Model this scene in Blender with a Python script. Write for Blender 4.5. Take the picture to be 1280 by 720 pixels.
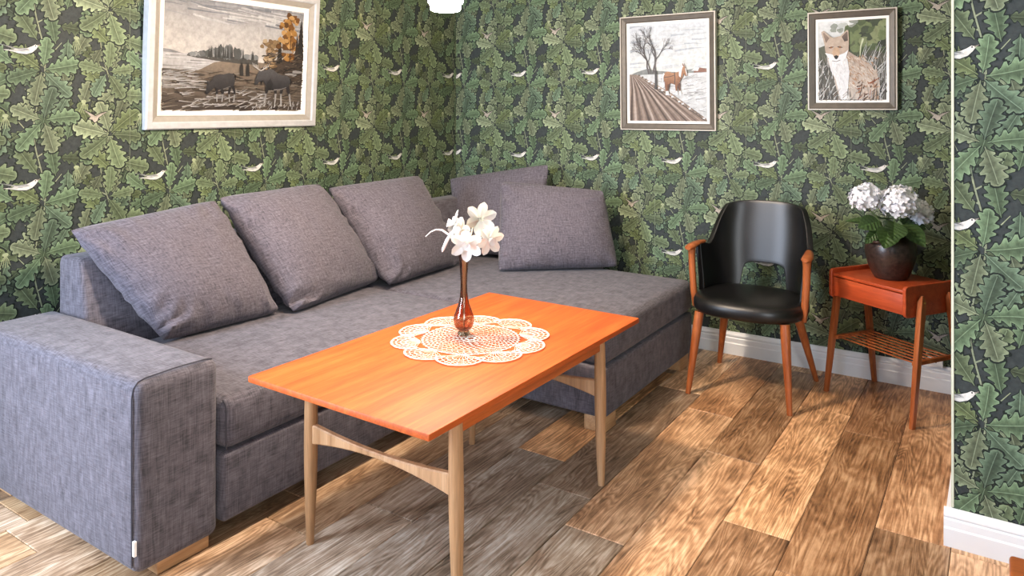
import bpy, bmesh, math, random
import numpy as np
from mathutils import Vector, Matrix, noise
from mathutils.geometry import tessellate_polygon
PI = math.pi
for o in list(bpy.data.objects): bpy.data.objects.remove(o)
S = bpy.context.scene
COL = S.collection
# ------------------------------------------------------------------ camera, world, lights, exposure
cam_d = bpy.data.cameras.new('camera'); cam = bpy.data.objects.new('camera', cam_d); COL.objects.link(cam)
cam.location = (3.2857, -4.2414, 1.4); cam.rotation_euler = (PI/2, 0, math.radians(33.43))
cam_d.sensor_width = 36; cam_d.lens = 36*924/1280; cam_d.shift_y = (137-360)/1280; cam_d.clip_start = .02
S.camera = cam
w = bpy.data.worlds.new('world'); S.world = w; w.use_nodes = True
bg = w.node_tree.nodes['Background']; bg.inputs[0].default_value = (.74, .86, 1.0, 1); bg.inputs[1].default_value = .12
def area(name, loc, target, sx, sy, power, col):
    l = bpy.data.lights.new(name, 'AREA'); l.shape = 'RECTANGLE'; l.size = sx; l.size_y = sy; l.energy = power; l.color = col
    o = bpy.data.objects.new(name, l); COL.objects.link(o); o.location = loc
    o.rotation_euler = (Vector(target)-Vector(loc)).to_track_quat('-Z', 'Y').to_euler(); return o
area('window_daylight', (.05, -4.75, 1.4), (.75, -2.5, .7), 1.2, 1.4, 240, (.68, .80, 1.0))
area('second_window_daylight', (4.6, -5.3, 1.6), (3.6, -1.5, 1.0), 1.2, 1.4, 85, (.90, .95, 1.0))
LAMP_COL = (1.0, .81, .63); LAMP_STRENGTH = 640
S.view_settings.view_transform = 'Standard'; S.view_settings.look = 'None'
S.view_settings.exposure = 0.0; S.view_settings.gamma = 1; S.view_settings.use_curve_mapping = False

# ------------------------------------------------------------------ helpers
def lin(*c):
    return tuple((v/255/12.92 if v/255 <= .04045 else ((v/255+.055)/1.055)**2.4) for v in c)
def L4(*c): return (*lin(*c), 1)
def link(o, parent=None):
    COL.objects.link(o)
    if parent: o.parent = parent
    return o
def tag(o, label=None, cat=None, group=None, kind=None):
    if label: o['label'] = label
    if cat: o['category'] = cat
    if group: o['group'] = group
    if kind: o['kind'] = kind
    return o
def empty(name, loc, rz=0, label=None, cat=None, group=None):
    o = bpy.data.objects.new(name, None); o.empty_display_size = .05; COL.objects.link(o)
    o.location = loc; o.rotation_euler = (0, 0, rz); tag(o, label, cat, group); return o
def obj(name, bm, mat, parent=None, smooth=True, ang=40, loc=None, rot=None):
    me = bpy.data.meshes.new(name); bmesh.ops.recalc_face_normals(bm, faces=bm.faces); bm.to_mesh(me); bm.free()
    me.materials.append(mat)
    if smooth:
        me.shade_smooth()
        try: me.set_sharp_from_angle(angle=math.radians(ang))
        except Exception: pass
    o = bpy.data.objects.new(name, me); link(o, parent)
    if loc: o.location = loc
    if rot: o.rotation_euler = rot
    return o
def box(x0, x1, y0, y1, z0, z1, bev=0, seg=3, bm=None):
    b = bmesh.new()
    bmesh.ops.create_cube(b, size=1)
    for v in b.verts: v.co = ((x0+x1)/2+v.co.x*(x1-x0), (y0+y1)/2+v.co.y*(y1-y0), (z0+z1)/2+v.co.z*(z1-z0))
    if bev: bmesh.ops.bevel(b, geom=b.edges[:], offset=bev, segments=seg, profile=.5, affect='EDGES')
    return merge(bm, b) if bm else b
def merge(bm, b):
    m = bpy.data.meshes.new('t'); b.to_mesh(m); b.free(); bm.from_mesh(m); bpy.data.meshes.remove(m); return bm
def lathe(prof, n=32, bm=None, loc=(0, 0, 0), caps=True):
    b = bm or bmesh.new(); rings = []
    for r, z in prof:
        rings.append([b.verts.new((loc[0]+r*math.cos(2*PI*i/n), loc[1]+r*math.sin(2*PI*i/n), loc[2]+z)) for i in range(n)])
    for a, c in zip(rings, rings[1:]):
        for i in range(n): b.faces.new((a[i], a[(i+1) % n], c[(i+1) % n], c[i]))
    if caps: b.faces.new(rings[0][::-1]); b.faces.new(rings[-1])
    return b
def tube(pts, rad, n=8, bm=None, squash=None):
    b = bm or bmesh.new(); pts = [Vector(p) for p in pts]; N = len(pts)
    rads = rad if isinstance(rad, (list, tuple)) else [rad]*N
    t0 = (pts[1]-pts[0]).normalized(); nrm = t0.orthogonal().normalized()
    if abs(t0.z) < .9: nrm = t0.cross(Vector((0, 0, 1))).normalized()
    rings = []
    for i, p in enumerate(pts):
        t = (pts[min(i+1, N-1)]-pts[max(i-1, 0)]).normalized()
        nrm = (nrm-t*nrm.dot(t)).normalized(); bi = t.cross(nrm)
        s = squash or 1
        rings.append([b.verts.new(p+(nrm*math.cos(2*PI*k/n)+bi*math.sin(2*PI*k/n)*s)*rads[i]) for k in range(n)])
    for a, c in zip(rings, rings[1:]):
        for i in range(n): b.faces.new((a[i], a[(i+1) % n], c[(i+1) % n], c[i]))
    b.faces.new(rings[0][::-1]); b.faces.new(rings[-1]); return b
def prism(pts, axis, a0, a1, bev=0, seg=3):
    """extrude a 2D outline along an axis; axis 'x': pts=(y,z); 'y': pts=(x,z); 'z': pts=(x,y)"""
    b = bmesh.new()
    def mk(p, a): return {'x': (a, p[0], p[1]), 'y': (p[0], a, p[1]), 'z': (p[0], p[1], a)}[axis]
    A = [b.verts.new(mk(p, a0)) for p in pts]; B = [b.verts.new(mk(p, a1)) for p in pts]; n = len(pts)
    b.faces.new(A[::-1]); b.faces.new(B)
    for i in range(n): b.faces.new((A[i], A[(i+1) % n], B[(i+1) % n], B[i]))
    if bev:
        bmesh.ops.recalc_face_normals(b, faces=b.faces)
        es = [e for e in b.edges if len(e.link_faces) == 2 and e.calc_face_angle(0) > .5]
        bmesh.ops.bevel(b, geom=es, offset=bev, segments=seg, profile=.5, affect='EDGES')
    return b
def smoothlin(a, b, x): t = max(0, min(1, (x-a)/(b-a))); return t*t*(3-2*t)

# ------------------------------------------------------------------ materials
def mat(name):
    m = bpy.data.materials.new(name); m.use_nodes = True
    nt = m.node_tree; return m, nt, nt.nodes['Principled BSDF']
def nd(nt, t, **k):
    n = nt.nodes.new(t)
    for a, b in k.items():
        if a.startswith('i_'): n.inputs[a[2:].replace('_', ' ')].default_value = b
        else: setattr(n, a, b)
    return n
def ramp(nt, stops):
    r = nt.nodes.new('ShaderNodeValToRGB'); e = r.color_ramp.elements
    e[0].position, e[0].color = stops[0]; e[1].position, e[1].color = stops[-1]
    for p, c in stops[1:-1]: x = e.new(p); x.color = c
    return r
def mixc(nt, fac, a, b, mode='MIX'):
    m = nt.nodes.new('ShaderNodeMix'); m.data_type = 'RGBA'; m.blend_type = mode
    for s, v in ((0, fac), (6, a), (7, b)):
        if hasattr(v, 'is_linked') or hasattr(v, 'links'): nt.links.new(v, m.inputs[s])
        else: m.inputs[s].default_value = v
    return m.outputs[2]
def mapping(nt, scale, out='Object', rnd=False):
    tc = nt.nodes.new('ShaderNodeTexCoord'); mp = nt.nodes.new('ShaderNodeMapping'); mp.inputs['Scale'].default_value = scale
    if rnd:
        oi = nt.nodes.new('ShaderNodeObjectInfo'); mu = nt.nodes.new('ShaderNodeMath'); mu.operation = 'MULTIPLY'; mu.inputs[1].default_value = 37.3
        nt.links.new(oi.outputs['Random'], mu.inputs[0]); cx = nt.nodes.new('ShaderNodeCombineXYZ')
        for i in range(3): nt.links.new(mu.outputs[0], cx.inputs[i])
        nt.links.new(cx.outputs[0], mp.inputs['Location'])
    nt.links.new(tc.outputs[out], mp.inputs['Vector']); return mp.outputs[0]
def noisen(nt, vec, scale, detail=4, rough=.6, dist=0):
    n = nd(nt, 'ShaderNodeTexNoise'); n.inputs['Scale'].default_value = scale; n.inputs['Detail'].default_value = detail
    n.inputs['Roughness'].default_value = rough; n.inputs['Distortion'].default_value = dist
    nt.links.new(vec, n.inputs['Vector']); return n.outputs['Fac']
def bump(nt, h, bsdf, strength=.3, dist=.005):
    b = nd(nt, 'ShaderNodeBump'); b.inputs['Strength'].default_value = strength; b.inputs['Distance'].default_value = dist
    nt.links.new(h, b.inputs['Height']); nt.links.new(b.outputs[0], bsdf.inputs['Normal'])
def plain(name, col, rough=.5, metal=0, var=.08, vscale=8, spec=.5):
    m, nt, b = mat(name); v = mapping(nt, (1, 1, 1)); n = noisen(nt, v, vscale)
    lo = tuple(c*(1-var) for c in col[:3])+(1,); hi = tuple(min(1, c*(1+var)) for c in col[:3])+(1,)
    r = ramp(nt, [(.3, lo), (.7, hi)]); nt.links.new(n, r.inputs[0]); nt.links.new(r.outputs[0], b.inputs['Base Color'])
    b.inputs['Roughness'].default_value = rough; b.inputs['Metallic'].default_value = metal; b.inputs['Specular IOR Level'].default_value = spec
    return m
def wood(name, dark, mid, light, axis='y', rough=.35, scale=1.0, coat=0):
    m, nt, b = mat(name)
    s = {'x': (1.2, 22, 22), 'y': (22, 1.2, 22), 'z': (22, 22, 1.2)}[axis]
    v = mapping(nt, tuple(q*scale for q in s), rnd=True); n1 = noisen(nt, v, 1.6, 5, .6, .4)
    v2 = mapping(nt, tuple(q*scale*6 for q in s), rnd=True); n2 = noisen(nt, v2, 1.5, 3, .6)
    r = ramp(nt, [(.28, dark), (.5, mid), (.74, light)]); nt.links.new(n1, r.inputs[0])
    c = mixc(nt, .35, r.outputs[0], n2, 'OVERLAY'); nt.links.new(c, b.inputs['Base Color'])
    b.inputs['Roughness'].default_value = rough; b.inputs['Coat Weight'].default_value = coat
    bump(nt, n2, b, .08, .001); return m
def fabric(name, col, var=.30, uv=False):
    m, nt, b = mat(name); src = 'UV' if uv else 'Object'
    va = mapping(nt, (260, 22, 22) if not uv else (190, 9, 1), src); vb = mapping(nt, (22, 22, 300) if not uv else (9, 190, 1), src)
    vc = mapping(nt, (40, 260, 14) if not uv else (60, 60, 1), src)
    a, c, e = noisen(nt, va, 1, 3, .6), noisen(nt, vb, 1, 3, .6), noisen(nt, vc, 1, 3, .6)
    ad = nd(nt, 'ShaderNodeMath', operation='ADD'); nt.links.new(a, ad.inputs[0]); nt.links.new(c, ad.inputs[1])
    ad2 = nd(nt, 'ShaderNodeMath', operation='ADD'); nt.links.new(ad.outputs[0], ad2.inputs[0]); nt.links.new(e, ad2.inputs[1])
    dv = nd(nt, 'ShaderNodeMath', operation='DIVIDE'); nt.links.new(ad2.outputs[0], dv.inputs[0]); dv.inputs[1].default_value = 3
    lo = tuple(x*(1-var) for x in col)+(1,); hi = tuple(x*(1+var) for x in col)+(1,)
    r = ramp(nt, [(.38, lo), (.62, hi)]); nt.links.new(dv.outputs[0], r.inputs[0]); nt.links.new(r.outputs[0], b.inputs['Base Color'])
    b.inputs['Roughness'].default_value = .92; b.inputs['Specular IOR Level'].default_value = .15; b.inputs['Sheen Weight'].default_value = .12
    bump(nt, dv.outputs[0], b, .35, .002); return m
def vcol(name, rough=.65, spec=.3, nscale=90, amt=.35):
    """printed surface: colours of the print come from the mesh, with a fine paper or canvas grain"""
    m, nt, b = mat(name); at = nd(nt, 'ShaderNodeAttribute', attribute_name='print')
    v = mapping(nt, (1, 1, 1)); n = noisen(nt, v, nscale, 4, .65)
    r = ramp(nt, [(.25, (.5-amt, .5-amt, .5-amt, 1)), (.75, (.5+amt, .5+amt, .5+amt, 1))]); nt.links.new(n, r.inputs[0])
    c = mixc(nt, .55, at.outputs['Color'], r.outputs[0], 'OVERLAY'); nt.links.new(c, b.inputs['Base Color'])
    b.inputs['Roughness'].default_value = rough; b.inputs['Specular IOR Level'].default_value = spec; return m
M = {}
M['paper'] = vcol('wallpaper_print', .6, .25, 60, .3)
M['paint'] = vcol('painted_canvas', .5, .3, 45, .22)
M['white_trim'] = plain('white_gloss_paint', lin(228, 230, 232), .35, var=.02)
M['ceiling'] = plain('ceiling_white', lin(225, 224, 220), .8, var=.02)
M['sofa'] = fabric('grey_woven_fabric', lin(92, 88, 95), .52)
M['cushion'] = fabric('grey_cushion_fabric', lin(95, 90, 98), .55, uv=True)
M['piping'] = plain('dark_seam', lin(62, 60, 68), .9)
M['teak'] = wood('orange_teak_veneer', lin(170, 70, 18)+(1,), lin(190, 87, 28)+(1,), lin(206, 106, 42)+(1,), 'y', .58, 1.3)
M['teak_edge'] = wood('teak_lipping', lin(168, 78, 26)+(1,), lin(190, 94, 36)+(1,), lin(208, 116, 54)+(1,), 'y', .35)
M['oak_leg'] = wood('pale_oak', lin(146, 106, 70)+(1,), lin(174, 132, 92)+(1,), lin(192, 154, 116)+(1,), 'z', .42)
M['teak_leg'] = wood('red_teak_leg', lin(132, 66, 30)+(1,), lin(156, 84, 42)+(1,), lin(174, 104, 58)+(1,), 'z', .36)
M['teak_red'] = wood('red_teak_veneer', lin(148, 54, 22)+(1,), lin(166, 66, 29)+(1,), lin(180, 80, 40)+(1,), 'x', .42)
M['foot_oak'] = wood('oak_foot', lin(164, 122, 82)+(1,), lin(190, 150, 108)+(1,), lin(206, 172, 130)+(1,), 'y', .5)
M['brown_wood'] = wood('brown_stained_wood', lin(120, 58, 22)+(1,), lin(150, 78, 32)+(1,), lin(170, 96, 44)+(1,), 'x', .35)
M['tag'] = plain('white_label', lin(235, 235, 235), .6)
M['subfloor'] = plain('dark_joint', lin(38, 32, 28), .9)

def floor_mat():
    m, nt, b = mat('oak_plank')
    oi = nd(nt, 'ShaderNodeObjectInfo')
    v = mapping(nt, (6.5, .85, 5), rnd=True)
    warp = noisen(nt, v, 1.1, 2.5, .5, .3)
    sc = nd(nt, 'ShaderNodeMath', operation='MULTIPLY'); nt.links.new(warp, sc.inputs[0]); sc.inputs[1].default_value = 185.0
    wv = nd(nt, 'ShaderNodeMath', operation='SINE'); nt.links.new(sc.outputs[0], wv.inputs[0])
    v2 = mapping(nt, (120, 5, 20), rnd=True); fine = noisen(nt, v2, 1, 4, .65)
    v3 = mapping(nt, (5, 2.4, 4), rnd=True); blot = noisen(nt, v3, 1.6, 5, .65)
    gr = nd(nt, 'ShaderNodeMapRange'); gr.inputs[1].default_value = -1; gr.inputs[2].default_value = 1
    nt.links.new(wv.outputs[0], gr.inputs[0])
    ma = nd(nt, 'ShaderNodeMath', operation='MULTIPLY'); nt.links.new(gr.outputs[0], ma.inputs[0]); ma.inputs[1].default_value = .095
    mb = nd(nt, 'ShaderNodeMath', operation='MULTIPLY_ADD'); nt.links.new(fine, mb.inputs[0]); mb.inputs[1].default_value = .58; nt.links.new(ma.outputs[0], mb.inputs[2])
    mc = nd(nt, 'ShaderNodeMath', operation='MULTIPLY_ADD'); nt.links.new(blot, mc.inputs[0]); mc.inputs[1].default_value = .62; nt.links.new(mb.outputs[0], mc.inputs[2])
    r = ramp(nt, [(.38, L4(62, 48, 39)), (.52, L4(124, 97, 73)), (.64, L4(168, 136, 106)), (.84, L4(226, 200, 170))])
    nt.links.new(mc.outputs[0], r.inputs[0])
    c = mixc(nt, 1.0, r.outputs[0], oi.outputs['Color'], 'MULTIPLY'); nt.links.new(c, b.inputs['Base Color'])
    # small knots and cracks
    b.inputs['Roughness'].default_value = .42; b.inputs['Specular IOR Level'].default_value = .4
    bump(nt, mc.outputs[0], b, .12, .002); return m
M['plank'] = floor_mat()
def flat(name, col, rough=.5, **k):
    m, nt, b = mat(name); b.inputs['Base Color'].default_value = (*col, 1); b.inputs['Roughness'].default_value = rough
    for a, v in k.items(): b.inputs[a.replace('_', ' ')].default_value = v
    return m
def vinyl():
    m, nt, b = mat('black_vinyl'); v = mapping(nt, (1, 1, 1)); n = noisen(nt, v, 320, 3, .5); n2 = noisen(nt, v, 9, 3)
    r = ramp(nt, [(.3, L4(11, 11, 11)), (.7, L4(20, 19, 19))]); nt.links.new(n2, r.inputs[0]); nt.links.new(r.outputs[0], b.inputs['Base Color'])
    b.inputs['Roughness'].default_value = .36; bump(nt, n, b, .18, .0008); return m
M['vinyl'] = vinyl()
def glaze():
    m, nt, b = mat('dark_brown_glaze'); v = mapping(nt, (1, 1, 1)); n = noisen(nt, v, 60, 5, .7); n2 = noisen(nt, v, 6, 3)
    r = ramp(nt, [(.35, L4(30, 22, 19)), (.65, L4(62, 46, 40))]); nt.links.new(n, r.inputs[0]); nt.links.new(r.outputs[0], b.inputs['Base Color'])
    b.inputs['Roughness'].default_value = .33; bump(nt, n2, b, .25, .01); return m
M['glaze'] = glaze()
M['white_petal'] = flat('white_petal', lin(240, 240, 236), .55, Subsurface_Weight=.1)
M['hyd_petal'] = plain('hydrangea_petal', lin(226, 226, 232), .6, var=.06, vscale=40)
M['stem_pale'] = flat('pale_stem', lin(222, 222, 200), .6)
M['amber'] = flat('amber_glass', (.58, .38, .27), .02, Transmission_Weight=1.0, IOR=1.48)
M['thread'] = plain('cream_cotton', lin(228, 220, 206), .9, var=.2, vscale=60)
M['brass'] = flat('brass', lin(196, 156, 84), .3, Metallic=1.0)
M['black'] = flat('black_plastic', lin(20, 20, 20), .5)
M['white_plastic'] = flat('white_plastic', lin(228, 230, 230), .4)

# ------------------------------------------------------------------ print meshes (wallpaper, paintings)
def print_mesh(name, verts, tris, cols, mat_, parent=None):
    me = bpy.data.meshes.new(name); nv, nt_ = len(verts), len(tris)
    me.vertices.add(nv); me.vertices.foreach_set('co', np.asarray(verts, np.float32).ravel())
    me.loops.add(nt_*3); me.loops.foreach_set('vertex_index', np.asarray(tris, np.int32).ravel())
    me.polygons.add(nt_); me.polygons.foreach_set('loop_start', np.arange(0, nt_*3, 3, dtype=np.int32))
    at = me.color_attributes.new('print', 'FLOAT_COLOR', 'POINT'); c = np.ones((nv, 4), np.float32); c[:, :3] = cols
    at.data.foreach_set('color', c.ravel()); me.materials.append(mat_); me.update(calc_edges=True)
    return link(bpy.data.objects.new(name, me), parent)

LEAF = [(0, .012), (.07, .018), (.12, .06), (.19, .15), (.235, .145), (.25, .085), (.30, .12), (.375, .235), (.425, .235), (.44, .135),
        (.50, .17), (.585, .285), (.64, .28), (.655, .165), (.71, .19), (.80, .25), (.85, .235), (.855, .13), (.92, .14), (.975, .09), (1.0, 0)]
class Print:
    def __init__(s): s.v = []; s.c = []; s.t = []; s.n = 0; s.layer = 0
    def add(s, pts, cols, tris):
        s.layer += 1
        for p in pts: s.v.append((p[0], p[1], s.layer))
        s.c += [tuple(c) for c in cols]; s.t += [(a+s.n, b+s.n, d+s.n) for a, b, d in tris]; s.n += len(pts)
    def poly(s, pts, col, col2=None):
        """flat polygon; col2 = colour at its top"""
        tri = tessellate_polygon([[Vector((p[0], p[1], 0)) for p in pts]])
        ys = [p[1] for p in pts]; y0, y1 = min(ys), max(ys)
        cs = [col if col2 is None else tuple(col[k]+(col2[k]-col[k])*(p[1]-y0)/(y1-y0+1e-9) for k in range(3)) for p in pts]
        s.add(pts, cs, tri)
    def line(s, pts, w0, w1, col, col2=None):
        n = len(pts); vs = []; cs = []
        for i, p in enumerate(pts):
            q0, q1 = pts[max(i-1, 0)], pts[min(i+1, n-1)]; dx, dy = q1[0]-q0[0], q1[1]-q0[1]; l = math.hypot(dx, dy) or 1
            w_ = (w0+(w1-w0)*i/(n-1))/2; vs += [(p[0]-dy/l*w_, p[1]+dx/l*w_), (p[0]+dy/l*w_, p[1]-dx/l*w_)]
            c = col if col2 is None else tuple(col[k]+(col2[k]-col[k])*i/(n-1) for k in range(3)); cs += [c, c]
        s.add(vs, cs, [t for i in range(n-1) for t in ((2*i, 2*i+1, 2*i+3), (2*i, 2*i+3, 2*i+2))])
    def blob(s, cx, cy, rx, ry, col, n=12, jag=.25, rnd=random, col2=None):
        pts = [(cx+rx*math.cos(2*PI*i/n)*(1+rnd.uniform(-jag, jag)), cy+ry*math.sin(2*PI*i/n)*(1+rnd.uniform(-jag, jag))) for i in range(n)]
        s.poly(pts, col, col2)
    def leaf(s, x, y, ang, L, col, rnd, wide=1.0, bend=0.0, under=None):
        ca, sa = math.cos(ang), math.sin(ang)
        def tr(t, q):
            xx = t*L; yy = q*L*wide+bend*L*t*t; return (x+xx*ca-yy*sa, y+xx*sa+yy*ca)
        K = len(LEAF)
        if under:
            pts = []; tri = []
            for sg in (1, -1):
                b0 = len(pts)
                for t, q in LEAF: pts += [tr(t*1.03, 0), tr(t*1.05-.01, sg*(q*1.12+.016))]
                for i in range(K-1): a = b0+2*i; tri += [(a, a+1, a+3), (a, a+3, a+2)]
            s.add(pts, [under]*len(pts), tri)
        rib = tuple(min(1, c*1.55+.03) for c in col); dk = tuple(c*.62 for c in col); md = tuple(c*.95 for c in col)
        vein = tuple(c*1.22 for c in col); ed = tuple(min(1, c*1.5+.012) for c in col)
        pts = []; cs = []; tri = []
        sides = [1, -1]
        for sg in sides:
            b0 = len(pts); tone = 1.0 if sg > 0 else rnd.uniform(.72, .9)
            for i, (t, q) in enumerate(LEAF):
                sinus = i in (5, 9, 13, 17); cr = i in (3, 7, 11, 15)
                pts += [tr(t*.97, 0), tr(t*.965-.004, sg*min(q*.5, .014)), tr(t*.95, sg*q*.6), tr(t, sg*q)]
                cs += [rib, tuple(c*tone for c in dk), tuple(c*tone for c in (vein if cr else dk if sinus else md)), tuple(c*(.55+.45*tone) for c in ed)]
            for i in range(K-1):
                for r in range(3):
                    a = b0+4*i+r; tri += [(a, a+1, a+5), (a, a+5, a+4)]
        s.add(pts, cs, tri)

TW, TH = .5500, .5500
BIRD = (.10, .13)
def wallpaper_tile():
    rnd = random.Random(11); p = Print()
    G = [lin(108, 123, 92), lin(100, 121, 92), lin(118, 129, 102), lin(97, 117, 95), lin(109, 123, 84)]
    under = lin(26, 34, 30)
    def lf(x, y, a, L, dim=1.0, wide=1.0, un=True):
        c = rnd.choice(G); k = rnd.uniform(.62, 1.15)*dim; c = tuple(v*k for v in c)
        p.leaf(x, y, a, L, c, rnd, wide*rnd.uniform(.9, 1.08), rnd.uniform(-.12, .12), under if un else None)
    # deep shaded leaves behind
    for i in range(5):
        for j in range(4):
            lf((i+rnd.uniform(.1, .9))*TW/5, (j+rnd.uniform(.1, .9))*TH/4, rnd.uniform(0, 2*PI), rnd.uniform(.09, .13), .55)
    # winding stems
    stemc = lin(128, 136, 112)
    def stem(x0, amp, ph, w_):
        pts = [(x0+amp*math.sin(2*PI*k/24*1+ph), TH*k/24) for k in range(25)]
        p.line(pts, w_, w_, lin(30, 36, 32)); p.line(pts, w_*.62, w_*.62, stemc); return pts
    s1 = stem(.155, .022, .6, .0085); s2 = stem(.43, .028, 2.4, .0075)
    for st, sg in ((s1, 1), (s1, -1), (s2, 1), (s2, -1)):
        for k in (3, 9, 15, 21):
            a = st[(k+(2 if sg > 0 else 0)) % 24]; l = rnd.uniform(.05, .085)
            p.line([a, (a[0]+sg*l*.4, a[1]+l*.25), (a[0]+sg*l*.8, a[1]+l*.75)], .0055, .002, stemc, lin(150, 158, 126))
    # single leaves filling the ground
    pts = []
    tries = 0
    while len(pts) < 32 and tries < 3000:
        tries += 1; q = (rnd.uniform(0, TW), rnd.uniform(0, TH)); ok = True
        for r in pts:
            dx = min(abs(q[0]-r[0]), TW-abs(q[0]-r[0])); dy = min(abs(q[1]-r[1]), TH-abs(q[1]-r[1]))
            if math.hypot(dx, dy) < .072: ok = False; break
        if ok: pts.append(q)
    for i, q in enumerate(pts):
        a = rnd.uniform(-.9, .9)+(PI/2 if rnd.random() < .6 else -PI/2)*rnd.choice((.5, 1, 1.2)); L = rnd.uniform(.115, .145)
        lf(q[0]-.5*L*math.cos(a), q[1]-.5*L*math.sin(a), a, L, rnd.uniform(.72, 1.0))
    # rosettes
    for cx, cy, n, L, ph in ((.165, .06, 6, .140, .3), (.44, .335, 6, .146, .9), (.17, .40, 5, .130, 1.4), (.43, .06, 5, .122, .2)):
        order = list(range(n)); rnd.shuffle(order)
        for k in order:
            a = ph+2*PI*k/n+rnd.uniform(-.18, .18); lf(cx+.012*math.cos(a), cy+.012*math.sin(a), a, L*rnd.uniform(.88, 1.1), rnd.uniform(.88, 1.15))
    # acorn sprigs
    for cx, cy in ((.30, .20), (.03, .42), (.33, .48)):
        for k in range(5):
            a = -PI/2+(k-2)*.28; p.line([(cx, cy), (cx+.02*math.cos(a), cy+.025*math.sin(a)), (cx+.034*math.cos(a), cy+.052*math.sin(a))], .003, .0022, lin(140, 150, 116))
        p.blob(cx, cy, .011, .008, lin(150, 160, 126), 10, .15, rnd)
    # pale bird flying to the right
    bx, by = BIRD
    def bp(l): return [(bx+a, by+b) for a, b in l]
    p.poly(bp([(-.085, .006), (-.05, .004), (-.028, .012), (.004, .014), (.026, .024), (.038, .032), (.047, .030), (.060, .034), (.049, .023), (.044, .013), (.03, -.004), (.006, -.014), (-.022, -.012), (-.045, -.004)]), under)
    p.poly(bp([(-.080, .003), (-.048, .004), (-.026, .010), (.004, .012), (.026, .022), (.038, .030), (.046, .028), (.058, .032), (.048, .022), (.042, .012), (.028, -.002), (.006, -.011), (-.022, -.009), (-.045, -.003)]), lin(196, 196, 192), lin(214, 210, 204))
    p.poly(bp([(-.098, .026), (-.03, .012), (.012, .013), (.018, .004), (-.012, .000), (-.04, .008)]), lin(150, 152, 152), lin(200, 200, 196))
    p.line(bp([(-.09, .023), (-.04, .012), (.01, .008)]), .002, .003, lin(92, 96, 96))
    p.line(bp([(-.06, .004), (-.03, .001), (.0, .002)]), .003, .001, lin(120, 122, 122))
    p.blob(bx+.0395, by+.025, .0026, .0026, lin(20, 20, 20), 8, 0, rnd); p.poly(bp([(.046, .0275), (.062, .033), (.047, .0235)]), lin(120, 110, 96))
    # brownish swallow
    bx, by = .375, .405
    p.poly(bp([(-.05, .045), (-.018, .012), (-.03, -.004), (-.012, -.006), (.0, -.02), (.014, -.012), (.02, .004), (.06, .035), (.028, .028), (.004, .016), (-.02, .03)]), under)
    p.poly(bp([(-.046, .04), (-.016, .011), (-.024, -.002), (-.01, -.003), (.0, -.016), (.012, -.009), (.017, .005), (.054, .031), (.026, .023), (.003, .012), (-.018, .024)]), lin(176, 166, 152), lin(140, 136, 130))
    for k in range(4): p.line(bp([(.008+.009*k, .008+.005*k), (.014+.008*k, .018+.004*k)]), .0018, .001, lin(86, 70, 58))
    return p

_t = wallpaper_tile()
TV = np.array(_t.v, np.float64); TC = np.array(_t.c); TT = np.array(_t.t, np.int64); TV[:, 2] *= .00001
def wallpaper(name, u0, u1, z0, z1, bu, bz, to_world, seam=True):
    """a papered wall face: u runs along it, z up; (bu,bz) where one pale bird sits; to_world(u,z,d) -> xyz arrays"""
    V = []; Cc = []; T = []; n = 0
    ou = bu-BIRD[0]; oz = bz-BIRD[1]
    i0 = math.floor((u0-ou)/TW)-1; i1 = math.ceil((u1-ou)/TW)+1; j0 = math.floor((z0-oz)/TH)-1; j1 = math.ceil((z1-oz)/TH)+1
    base = np.array([(u0, z0, 0), (u1, z0, 0), (u1, z1, 0), (u0, z1, 0)], float); V.append(base)
    Cc.append(np.tile(np.array(lin(52, 58, 58)), (4, 1))); T.append(np.array([(0, 1, 2), (0, 2, 3)])); n = 4
    for i in range(i0, i1):
        for j in range(j0, j1):
            v = TV.copy(); v[:, 0] += ou+i*TW; v[:, 1] += oz+j*TH; v[:, 2] += .0004
            v[:, 2] += .000004*((i-i0)*3 % 5)+.000004*((j-j0)*2 % 5)
            if v[:, 0].max() < u0 or v[:, 0].min() > u1 or v[:, 1].max() < z0 or v[:, 1].min() > z1: continue
            v[:, 0] = v[:, 0].clip(u0, u1); v[:, 1] = v[:, 1].clip(z0, z1)
            a = TT; p0, p1, p2 = v[a[:, 0]], v[a[:, 1]], v[a[:, 2]]
            ar = np.abs((p1[:, 0]-p0[:, 0])*(p2[:, 1]-p0[:, 1])-(p1[:, 1]-p0[:, 1])*(p2[:, 0]-p0[:, 0])); a = a[ar > 1e-9]
            used = np.unique(a); mp = np.zeros(len(v), np.int64); mp[used] = np.arange(len(used))
            V.append(v[used]); Cc.append(TC[used]); T.append(mp[a]+n); n += len(used)
        us = ou+i*TW-.02
        if seam and u0 < us < u1:
            V.append(np.array([(us, z0, .0032), (us+.0016, z0, .0032), (us+.0016, z1, .0032), (us, z1, .0032)]))
            Cc.append(np.tile(np.array(lin(120, 128, 108)), (4, 1))); T.append(np.array([(0, 1, 2), (0, 2, 3)])+n); n += 4
    V = np.vstack(V); Cc = np.vstack(Cc); T = np.vstack(T)
    o = print_mesh(name, to_world(V[:, 0], V[:, 1], V[:, 2]), T, Cc, M['paper']); tag(o, kind='structure'); return o

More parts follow.
